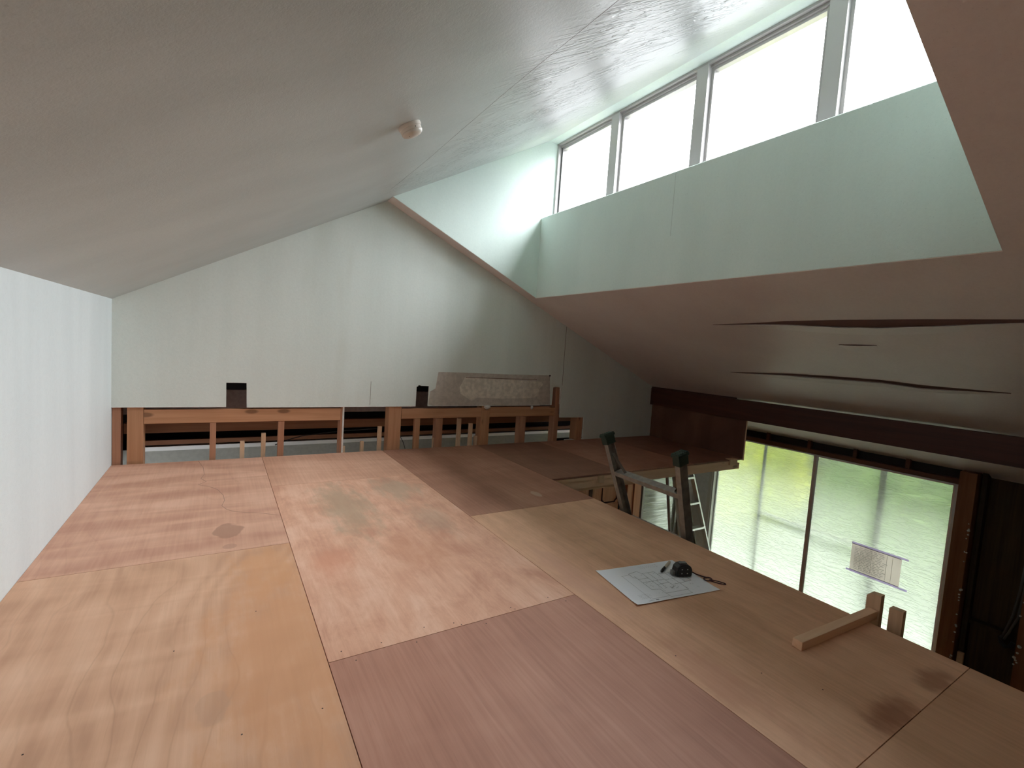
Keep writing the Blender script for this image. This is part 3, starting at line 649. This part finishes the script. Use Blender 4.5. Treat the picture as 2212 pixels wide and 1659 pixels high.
# deck frame: joists (mostly hidden)
m = MB()
for x in (XL+.05, .286, 1.213): m.box(x-.045, x+.045, YBK, D-.01, -T-.105, -T)
m.build('deck_joist', M['pine']); dj = bpy.data.objects['deck_joist']; struct(dj); dj.name = 'trim_4'
tim('edge_joist', M['freshy'], 'pale joist under the edge of the loft floor by the ladder', 'joist', XE-.05, XE-.005, YBK, YN-.01, -T-.105, -T)
# bridge edge: layers of pale timber
bt = tim('edge_batten', M['fresh'], 'thin pale batten just under the dark bridge sheets', 'batten', XE+.002, 2.60, YN+.004, YN+.05, -.044, -T-.004)
bt2 = tim('edge_batten', M['fresh'], 'long thin pale batten right of the square block, under the dark bridge sheets', 'batten', 2.665, 4.33, YN+.004, YN+.05, -.044, -T-.004)
tim('edge_joist', M['fresh'], 'knotty pale joist along the front of the bridge behind the ladder', 'joist', XE+.01, 4.525, YN+.010, YN+.055, -.104, -.045)
tim('edge_ledger', M['fresh'], 'thin pale ledger below the left half of the knotty joist', 'ledger', XE+.05, 3.25, YN+.022, YN+.075, -.128, -.105)
tim('timber_block', M['freshz'], 'square pale block in the bridge edge beside the left ladder rail', 'block', 2.602, 2.664, YN-.002, YN+.05, -.075, -T-.001)
tim('timber_block', M['freshz'], 'small square pale block at the right tip of the bridge edge', 'block', 4.335, 4.455, YN-.010, YN+.045, -.052, .006)
tim('bridge_joist', M['fresh'], 'hidden pale joist at the back of the bridge along the far wall', 'joist', XE+.02, 4.55, D-.06, D-.012, -.104, -T-.001)
# upright dark plywood panel at the end of the bridge
m = MB(); m.box(XP, XP+.012, YN+.005, D-.001, -.02, .585, M['panel']); m.box(XP-.001, XP+.013, YN+.0, YN+.005, -.02, .585, M['freshz'])
tag(m.build('upright_panel', None), 'dark plywood panel standing upright at the end of the bridge below the beam', 'panel')
# long dark beam board
m = MB(); m.box(XB, XB+.030, .30, D-.001, .393, .597); m.box(XB, XB+.030, YBK+.001, .30, .393, .597)
tag(m.build('beam_board', M['beam'], None, .002), 'long dark red-brown beam board under the low end of the sloping ceiling', 'beam')
tag(mbx(XB+.006, XB+.028, 2.90, D-.001, .598, .612).build('gap_shade_strip', M['beam']), 'thin dark strip standing in for the shaded gap above the left beam end', 'strip')  # dark strip painted where the gap under the ceiling lies in shade

# posts right of the big window
def drips(m, x, ys, zs, n, k=1.0):
    for i in range(n):
        z = random.uniform(*zs); y = random.uniform(*ys); r = random.uniform(.004, .010)*k
        m.lathe((x, y, z), (-1, 0, 0), [(r, -.002), (r*.9, .003), (r*.3, .006)], 7, M['raw'])
m = MB(); m.box(XW-.095, XW+.09, 1.235, 1.345, ZG, .17, M['brownz']); drips(m, XW-.096, (1.235, 1.25), (-1.45, -.25), 26)
p1 = tag(m.build('timber_post', None), 'brown post with plaster drips right beside the big window', 'post')
m = MB(); m.box(XW-.095, XW+.09, .76, .88, ZG, .17, M['brownz']); drips(m, XW-.096, (.86, .882), (-1.35, -.5), 14, 1.6)
p2 = tag(m.build('timber_post', None), 'orange-brown post cut by the right edge of the photo', 'post')
tag(mbx(XW-.06, XW-.03, 1.175, 1.215, ZG, -1.385).build('timber_post', M['freshz'], None, .001), 'short pale post tip showing above the floor edge beside the window post', 'post')
tag(mbx(XW+.0, XW+.09, 1.19, 1.225, ZG, .2).build('wall_stud', M['recess'], None, .001), 'dark stud just right of the window post', 'stud')
for k, (dy, lb) in enumerate(((0, 'grey cable hanging in the dark recess, left of its pair'), (.022, 'grey cable hanging in the dark recess, right of its pair'))):
    m = MB(); m.tube([(XW+.07, .915-dy, .1), (XW+.07, .915-dy, -.4), (XW+.06, .925-dy, -.7), (XW+.05, .945-dy*1.4, -.95), (XW+.05, .975-dy, -1.10), (XW+.06, 1.0-dy, -1.17)], .009, 8)
    tag(m.build('cable', M['cable'], smooth=True), lb, 'cable')
m = MB(); m.tube([(XW+.07, 1.0, -1.16), (XW+.05, .99, -1.20), (XW+.04, .96, -1.22), (XW+.05, .93, -1.20), (XW+.06, .92, -1.17)], .016, 8)
tag(m.build('cable_tangle', M['bcable'], smooth=True), 'dark tangle of cable ends at the foot of the recess', 'cable')

# notice taped on the big window
nt = empty('notice', (XW-.008, 1.885, -1.05))
m = MB(); m.add([(XW-.008, 1.685, -1.052), (XW-.008, 2.10, -1.052), (XW-.008, 2.10, -.772), (XW-.008, 1.685, -.772)], [(0, 1, 2, 3)]); m.build('sheet', M['poster'], nt)
m = MB(); rr = random.Random(3)
for i in range(15):
    z = -.80-i*.016; y = 2.07
    while y > 1.83:
        l = rr.uniform(.015, .05); m.box(XW-.0092, XW-.0084, y-l, y, z-.0022, z+.0022); y -= l+rr.uniform(.008, .02)
for y in (2.02, 1.925, 1.80, 1.755): m.box(XW-.0092, XW-.0084, y-.0012, y+.0012, -1.035, -.79)
m.build('print', M['poster_ink'], nt)
m = MB(); m.box(XW-.0095, XW-.0074, 1.635, 2.10, -.776, -.758, M['tape']); m.box(XW-.0100, XW-.0094, 1.69, 2.098, -.782, -.777, M['tape_d']); m.build('tape', None, nt)
m = MB(); m.box(XW-.0095, XW-.0074, 1.62, 2.13, -1.066, -1.048, M['tape']); m.box(XW-.0100, XW-.0094, 1.69, 2.098, -1.047, -1.043, M['tape_d']); m.build('tape', None, nt)
tag(nt, 'pinkish printed notice held by purple tape on the big window', 'notice')

# ================================================================== LADDER in the opening
def u_rail(m, p, q, wy, dx, th, outer, mat):
    # channel along p->q: web on the outer side (in y), flanges in x
    p, q = Vector(p), Vector(q); d = (q-p).normalized(); Y = Vector((0, 1, 0)); Y = (Y-d*d.dot(Y)).normalized(); Xv = Y.cross(d).normalized()
    L = (q-p).length; c = (p+q)/2
    m.obox(c+Y*outer*(wy/2-th/2), d*L/2, Y*th/2, Xv*dx/2, mat)
    for s_ in (-1, 1): m.obox(c+Xv*s_*(dx/2-th/2), d*L/2, Y*wy/2, Xv*th/2, mat)
kx = .25
def LP(z, side):   # rail centre at height z
    x = 2.168-kx*z
    y = (2.060+.21*z) if side > 0 else (1.598+.012*z)
    return Vector((x+.012, y, z))
ld = empty('step_ladder', (2.168-kx*ZG*.999, 1.8, ZG))
for side in (1, -1):
    m = MB()
    botz = ZG+.01
    top = LP(.43, side)
    lo = Vector((2.168-kx*botz+.012, top.y+(.02 if side > 0 else -.02)-(.12 if side > 0 else -.05), botz))
    lo = Vector((2.168-kx*botz+.012, (2.0 if side > 0 else 1.62), botz))
    mid = LP(-.01, side)
    u_rail(m, mid, top, .034, .058, .004, side, M['ladder']); u_rail(m, lo, mid, .034, .058, .004, side, M['ladder'])
    r_ = m.build('rail', None, ld, .001)
    # rubber foot on top with tread ribs
    d = (top-mid).normalized(); Y = Vector((0, 1, 0)); Y = (Y-d*d.dot(Y)).normalized(); Xv = Y.cross(d).normalized()
    f = MB(); cc = top+d*.010
    f.obox(cc-d*.01, d*.026, Y*.023, Xv*.036)
    f.obox(cc+d*.020, d*.008, Y*.026, Xv*.042)
    for i in range(5): f.obox(cc+d*.030+Xv*(-.034+.017*i), d*.004, Y*.024, Xv*.005)
    for i in range(3): f.obox(cc+d*.0305+Y*(-.016+.016*i), d*.0025, Y*.003, Xv*.040)
    f.build('rubber_foot', M['rubber'], r_, .002)
for i, z in enumerate((.232, -.05, -.33, -.61, -.89, -1.17, -1.45)):
    a, b_ = LP(z, 1), LP(z, -1)
    if z < 0: a.y, b_.y = 2.04+.02*z, 1.61
    a.y -= .012; b_.y += .012
    m = MB(); dv = Vector((-kx, 0, 1)).normalized(); nv = Vector((1, 0, kx)).normalized()
    for s_ in (-1, 1): m.obox((a+b_)/2+nv*s_*.026, (a-b_)/2, dv*.012, nv*.0015)
    m.obox((a+b_)/2+dv*.012, (a-b_)/2, dv*.0015, nv*.028); m.obox((a+b_)/2-dv*.012, (a-b_)/2, dv*.0015, nv*.028)
    m.build('rung', M['ladder'], ld, .001)
for side in (1, -1):
    m = MB(); p = LP(.245, side); q = LP(.35 if side > 0 else .30, side); off_ = -side*(.085 if side > 0 else .05)
    p2_ = Vector((p.x, p.y+off_, p.z+.0)); q2 = Vector((q.x, q.y-side*.012, q.z))
    m.bar(p2_, q2, .020, .003, (1, 0, 0)); m.build('brace', M['ladder_in'], ld)
tag(ld, 'worn aluminium ladder with green-black rubber feet leaning on the loft edge', 'ladder')

# second, bright ladder in the room below
l2 = empty('step_ladder', (4.9, 3.45, ZG))
def L2(z, s):
    t = -.36-z
    return Vector((4.385+.30*t, 3.45, z)) if s < 0 else Vector((4.69+.455*t, 3.45, z))
for s_ in (-1, 1):
    m = MB(); m.bar(L2(-.33, s_), L2(ZG+.01, s_), .055, .022, (0, 1, 0)); m.build('front_rail', M['bright'], l2, .002)
    m = MB(); a, b_ = L2(-.33, s_), L2(ZG+.01, s_); a = a+Vector((-.05*1, .06, 0)); b_ = b_+Vector((-.13, .12, 0)); m.bar(a, b_, .03, .020, (0, 1, 0)); m.build('rear_rail', M['ladder_in'] if s_ > 0 else M['alu'], l2, .002)
for z in (-.385, -.70, -1.02, -1.34, -1.66):
    m = MB(); a, b_ = L2(z, -1), L2(z, 1); m.obox((a+b_)/2, (b_-a)/2, (0, .035, 0), (0, 0, .012)); m.build('step', M['bright'], l2, .003)
m = MB(); m.box(4.60, 4.66, 3.44, 3.49, -.33, -.30); m.build('hinge', M['blackm'], l2, .004)
tag(l2, 'shiny silver stepladder standing in the room below, under the bridge', 'ladder')
# tan board and cable leaning in the lower corner
m = MB(); m.hexa([(5.22, 3.90, ZG), (5.42, 3.90, ZG), (5.42, 3.915, ZG), (5.22, 3.915, ZG), (5.22, 3.99, -1.02), (5.42, 3.99, -1.02), (5.42, 4.005, -1.02), (5.22, 4.005, -1.02)])
tag(m.build('leaning_board', M['tan'], None, .002), 'tan board leaning in the lower corner behind the silver stepladder', 'board')
m = MB(); m.tube([(5.30+.06*math.cos(a), 3.975, -.98+.09*math.sin(a)) for a in [2*math.pi*i/14 for i in range(14)]], .007, 6, closed=True)
tag(m.build('cable_coil', M['bcable']), 'black cable loop hanging above the tan board in the lower corner', 'cable')

# ================================================================== THINGS ON THE FLOOR
# batten lying across the edge
tag_b = MB()
pa, pb = Vector((1.690, .768, 0)), Vector((2.20, .742, 0)); d = (pb-pa).normalized(); nn = Vector((-d.y, d.x, 0))
tag_b.obox((pa+pb)/2+Vector((0, 0, .0152)), (pb-pa)/2, nn*.0165, (0, 0, .015))
tag(tag_b.build('batten', M['fresh'], None, .001), 'pale square batten lying across the floor edge towards the big window', 'batten')
m = MB(); m.prism([(.722, -.55), (.770, -.55), (.770, .074), (.758, .088), (.722, .090)], 'x', 2.203, 2.235)
tag(m.build('timber_post', M['freshz'], None, .0008), 'taller of two short brown post ends rising past the floor edge, at the batten tip', 'post')
m = MB(); m.prism([(.640, -.55), (.684, -.55), (.684, .072), (.681, .075), (.640, .076)], 'x', 2.172, 2.200)
tag(m.build('timber_post', M['freshz'], None, .0008), 'shorter of two short brown post ends rising past the floor edge', 'post')

# floor plan drawing
PA, PBc, PC, PD_ = Vector((1.426, 1.492, 0)), Vector((1.853, 1.427, 0)), Vector((1.808, 1.14, 0)), Vector((1.38, 1.2, 0))
m = MB(); NX, NY = 12, 8; vs = []
def onp(u, v, h=0.0):
    p = (PA*(1-u)+PBc*u)*(1-v)+(PD_*(1-u)+PC*u)*v
    z = .0006+.004*max(0, (v-.9)/.1)*(1-u*.5)*.8+.003*max(0, (.08-u)/.08) + .0015*(math.sin(u*6)*.5+.5)*(1 if v > .9 else 0)
    return Vector((p.x, p.y, z+h))
for j in range(NY+1):
    for i in range(NX+1): vs.append(onp(i/NX, j/NY))
for j in range(NY+1):
    for i in range(NX+1): vs.append(onp(i/NX, j/NY, -.0004))
K_ = (NX+1)*(NY+1); fs = []
for j in range(NY):
    for i in range(NX):
        a = j*(NX+1)+i; fs.append((a, a+1, a+NX+2, a+NX+1)); fs.append((K_+a, K_+a+NX+1, K_+a+NX+2, K_+a+1))
for i in range(NX): fs.append((i, K_+i, K_+i+1, i+1)); a = NY*(NX+1)+i; fs.append((a, a+1, K_+a+1, K_+a))
for j in range(NY): a = j*(NX+1); b_ = a+NX+1; fs.append((a, b_, K_+b_, K_+a)); a += NX; b_ += NX; fs.append((a, K_+a, K_+b_, b_))
m.add(vs, fs, M['paper']); ink = M['ink']; inkl = M['inkl']; pap = m
def L_(mb, u0, v0, u1, v1, wd=.0012):
    a, b_ = onp(u0, v0), onp(u1, v1); pap.line((a.x, a.y), (b_.x, b_.y), wd, max(a.z, b_.z)+.0001, .0002, mb)
# plan outline in sheet coordinates (u along the top edge, v down)
plan = [(.30, .22, .30, .33), (.30, .22, .42, .18), (.42, .18, .445, .26), (.30, .33, .33, .36), (.33, .30, .33, .70), (.33, .70, .42, .72), (.445, .26, .60, .26), (.60, .26, .60, .34), (.60, .34, .86, .34), (.86, .34, .86, .64),
        (.86, .64, .70, .66), (.70, .66, .70, .80), (.42, .72, .42, .84), (.42, .84, .70, .84), (.70, .80, .70, .84), (.33, .50, .60, .50), (.45, .26, .45, .72), (.60, .34, .60, .66), (.50, .50, .50, .72), (.60, .66, .70, .66),
        (.70, .34, .70, .66), (.60, .52, .86, .52), (.78, .52, .78, .64), (.52, .26, .52, .50), (.33, .40, .45, .40), (.45, .60, .60, .60)]
for s_ in plan: L_(ink, *s_)
L_(inkl, .20, .25, .20, .92); L_(inkl, .20, .25, .30, .25); L_(inkl, .20, .92, .42, .92); L_(inkl, .42, .84, .42, .95); L_(inkl, .42, .95, .68, .95); L_(inkl, .68, .84, .68, .95)
rr = random.Random(11)
for i in range(90):
    u = rr.uniform(.34, .84); v = rr.uniform(.28, .82); l = rr.uniform(.008, .03)
    if rr.random() < .5: L_(inkl, u, v, u+l, v, .0009)
    else: L_(inkl, u, v, u, v+l, .0009)
for i in range(14):
    u = .535+rr.uniform(0, .07); v = .70+rr.uniform(0, .07); L_(ink, u, v, u+.012, v, .0016)
for k in range(5):
    u = .12
    while u < .24: l = rr.uniform(.008, .02); L_(inkl, u, .78+.03*k, u+l, .78+.03*k, .0010); u += l+.006
L_(ink, .155, .955, .215, .955, .0008); L_(ink, .235, .955, .268, .955, .0045)
for k in range(3):
    u = .5
    while u < .72: l = rr.uniform(.01, .025); L_(inkl, u, .06+.03*k, u+l, .06+.03*k, .0009); u += l+.01
sp = pap.build('floor_plan_drawing', None)
tag(sp, 'white sheet of paper with a printed floor plan lying on the tan plywood', 'drawing')

# tape measure
tm = empty('tape_measure', (1.765, 1.303, .0014))
tz = .0016
ax = Vector((.93, -.36, 0)).normalized(); ay = Vector((-ax.y, ax.x, 0))
tc_ = Vector((1.765, 1.303, 0))
m = MB()
prof = []
for (a, h) in [(-.036, 0), (.034, 0), (.038, .008), (.039, .030), (.032, .044), (.018, .053), (-.004, .056), (-.022, .052), (-.034, .040), (-.038, .022), (-.038, .006)]: prof.append((a, h))
def tmP(a, b_, h): v = tc_+ax*a+ay*b_; return (v.x, v.y, tz+h)
n_ = len(prof); wv = .021
vs = [tmP(a, -wv, h) for a, h in prof]+[tmP(a, wv, h) for a, h in prof]
m.add(vs, [tuple(range(n_)), tuple(range(2*n_-1, n_-1, -1))]+[(i, n_+i, n_+(i+1) % n_, (i+1) % n_) for i in range(n_)])
m.build('case', M['blackm'], tm, .004)
m = MB()
n2 = [(a*.80, .004+h*.84) for a, h in prof]
for s_ in (-1, 1):
    vs = [tmP(a, s_*(wv-.001), h) for a, h in n2]+[tmP(a*.95, s_*(wv+.0035), h*.97) for a, h in n2]
    m = MB(); m.add(vs, [tuple(range(n_)), tuple(range(2*n_-1, n_-1, -1))]+[(i, n_+i, n_+(i+1) % n_, (i+1) % n_) for i in range(n_)])
    grip = m.build('side_grip', M['blackr'], tm, .002)
    if s_ < 0: grip_near = grip
m = MB(); c_ = Vector(tmP(.0, .0, .056)); m.obox(c_, ax*.016, ay*.010, Vector((0, 0, .003))); m.build('lock_button', M['greyp'], tm, .002)
for a, h in ((-.014, .018), (.012, .018), (-.014, .036), (.012, .036)):
    m = MB(); m.lathe(tmP(a, -wv-.0035, h), -ay, [(.0028, 0), (.0028, .001), (.001, .0014)], 10); m.build('screw', M['silver'], grip_near)
m = MB(); c_ = Vector(tmP(-.044, 0, .012)); m.obox(c_, ax*.007, ay*.011, Vector((0, 0, .010))); m.build('tape_mouth', M['greyp'], tm, .002)
m = MB(); m.tube([tmP(.036, -.002, .012), tmP(.050, -.004, .013), tmP(.066, -.010, .006), tmP(.085, -.024, .0035), (1.843, 1.240, tz+.003), (1.846, 1.232, tz+.003)], .0028, 8)
loop = [(1.838+.020*math.cos(t)*1.0, 1.222+.014*math.sin(t), tz+.003) for t in [2*math.pi*i/16 for i in range(16)]]
m.tube(loop, .0026, 8, closed=True)
lp2 = []
c0, c1 = Vector((1.838, 1.212, 0)), Vector((1.872, 1.158, 0)); dd = (c1-c0).normalized(); nn2 = Vector((-dd.y, dd.x, 0))
for i in range(20):
    t = 2*math.pi*i/20; p = (c0+c1)/2+dd*math.cos(t)*(c1-c0).length/2+nn2*math.sin(t)*.009; lp2.append((p.x, p.y, tz+.0028))
m.tube(lp2, .0022, 8, closed=True)
m.build('wrist_strap', M['strap'], tm, smooth=True)
tag(tm, 'black tape measure with dark red wrist strap standing on the paper corner', 'tape measure')
# pen
pe = empty('pen', (1.755, 1.385, .002))
p0, p1_ = Vector((1.687, 1.352, .0075)), Vector((1.815, 1.410, .0075)); d = (p1_-p0).normalized(); Lp = (p1_-p0).length
m = MB(); m.lathe(p0, d, [(.0015, 0), (.003, .004), (.0062, .012), (.0068, .03), (.0068, .055)], 16); pcap = m.build('cap', M['blackm'], pe, smooth=True)
m = MB(); m.lathe(p0+d*.055, d, [(.006, 0), (.0062, .002), (.006, Lp-.062), (.005, Lp-.057), (.003, Lp-.055)], 16); m.build('barrel', M['penw'], pe, smooth=True)
m = MB(); m.obox(p0+d*.035+Vector((0, 0, .0075)), d*.018, Vector((-d.y, d.x, 0))*.0018, Vector((0, 0, .0010))); m.build('clip', M['blackm'], pcap)
tag(pe, 'black and beige marker pen lying on the floor plan paper', 'pen')

# ================================================================== SMOKE DETECTOR on the left ceiling
nrm = Vector((A, 0, -1)).normalized()
bc = Vector((.612, 1.878, zl(.612)))
sd = empty('smoke_detector', bc)
m = MB(); m.lathe(bc, nrm, [(.046, 0), (.047, .003), (.046, .012), (.044, .014)], 48); m.build('base_plate', M['ceramic'], sd, smooth=True)
m = MB(); m.lathe(bc+nrm*.013, nrm, [(.041, 0), (.043, .002), (.0425, .012), (.041, .013)], 48); m.build('ring', M['ceramic'], sd, smooth=True)
m = MB(); m.lathe(bc+nrm*.0262, nrm, [(.0425, 0), (.0430, .003), (.0400, .010), (.033, .0150), (.022, .0180), (.010, .0192), (.0005, .0195)], 48); m.build('cover', M['ceramic'], sd, smooth=True)
u_ = nrm.orthogonal().normalized(); 
camv = (Vector((0, 0, .95))-bc); camv = (camv-nrm*camv.dot(nrm)).normalized(); side_ = nrm.cross(camv)
m = MB(); c_ = bc+nrm*.020+(camv*.85+side_*-.5).normalized()*.0428; m.lathe(c_, (camv*.85+side_*-.5), [(.0018, -.001), (.0018, .0008)], 8); m.build('test_slot', M['holes'], sd)
m = MB(); c_ = bc+nrm*.0425+(camv*.7+side_*.5).normalized()*.026; m.lathe(c_, nrm, [(.0026, -.004), (.0026, .0008)], 8); m.build('indicator_hole', M['holes'], sd)
tag(sd, 'small round ivory smoke detector on the sloping left ceiling', 'smoke detector')

# ================================================================== OUTSIDE
boxs('ground', M['gravel'], (XW+.14, 16, -6, 12, ZG-.35, ZG-.3))
boxs('ground', M['gravel'], (XL, XW+.14, 5.4, 12, ZG-.35, ZG-.3))
boxs('unseen_roof', M['unseen_roof'], (XL-.3, 3.05, YBK-.2, 4.3, 3.14, 3.16))  # unseen cover, its overhang added to keep steep sky off the sill
m = MB(); rf_ = lambda x, d: zr(x)+.095+d
m.hexa([(2.885, YBK, rf_(2.885, 0)), (6.05, YBK, rf_(6.05, 0)), (6.05, 4.3, rf_(6.05, 0)), (2.885, 4.3, rf_(2.885, 0)), (2.885, YBK, rf_(2.885, .02)), (6.05, YBK, rf_(6.05, .02)), (6.05, 4.3, rf_(6.05, .02)), (2.885, 4.3, rf_(2.885, .02))])
struct(m.build('unseen_roof', M['unseen_roof']))  # unseen dark sheet added to stop bounce into the clerestory
def bush(name, c, r, mat, n, label, seed, leaf=.07):
    rr = random.Random(seed); m = MB()
    for i in range(n):
        while True:
            p = Vector((rr.uniform(-1, 1), rr.uniform(-1, 1), rr.uniform(-1, 1)))
            if .45 < p.length < 1: break
        q = Vector((c[0]+p.x*r[0], c[1]+p.y*r[1], c[2]+p.z*r[2]))
        a = Vector((rr.gauss(0, 1), rr.gauss(0, 1), rr.gauss(0, 1))).normalized(); b_ = a.orthogonal().normalized(); s_ = leaf*rr.uniform(.6, 1.3)
        m.add([q-a*s_, q+b_*s_*.45, q+a*s_, q-b_*s_*.45], [(0, 1, 2, 3)])
    root = empty(name, (c[0], c[1], ZG-.3))
    m.build('foliage', mat, root)
    t = MB(); t.tube([(c[0], c[1], ZG-.3), (c[0]+.04, c[1], c[2]-.2), (c[0], c[1]+.04, c[2]+r[2]*.4)], [.04, .03, .01], 8); t.build('stem', M['recess'], root)
    tag(root, label, 'shrub')
bush('shrub', (8.2, 4.9, -1.0), (.9, 1.1, 1.0), M['hedge'], 2600, 'yellow-green shrub blurred behind the left pane of the big window', 1)
bush('shrub', (8.3, 2.6, -1.0), (.8, 1.1, 1.1), M['hedge2'], 2400, 'pale green shrub blurred behind the middle of the big window', 2)
bush('shrub', (8.6, .3, -.9), (.9, 1.1, 1.2), M['hedge2'], 2400, 'dull green shrub blurred behind the right pane of the big window', 3)
bush('shrub', (6.2, 7.2, -1.2), (1.0, .8, .9), M['hedge'], 1800, 'light green shrub blurred behind the small lower window', 4)
tag(mbx(9.8, 9.86, -4, 9, ZG-.3, .35).build('added_fence', M['fence']), 'added grey-green fence blocking low sky behind the shrubs outside the big window', 'fence')  # added to hide the bright horizon from the lower window
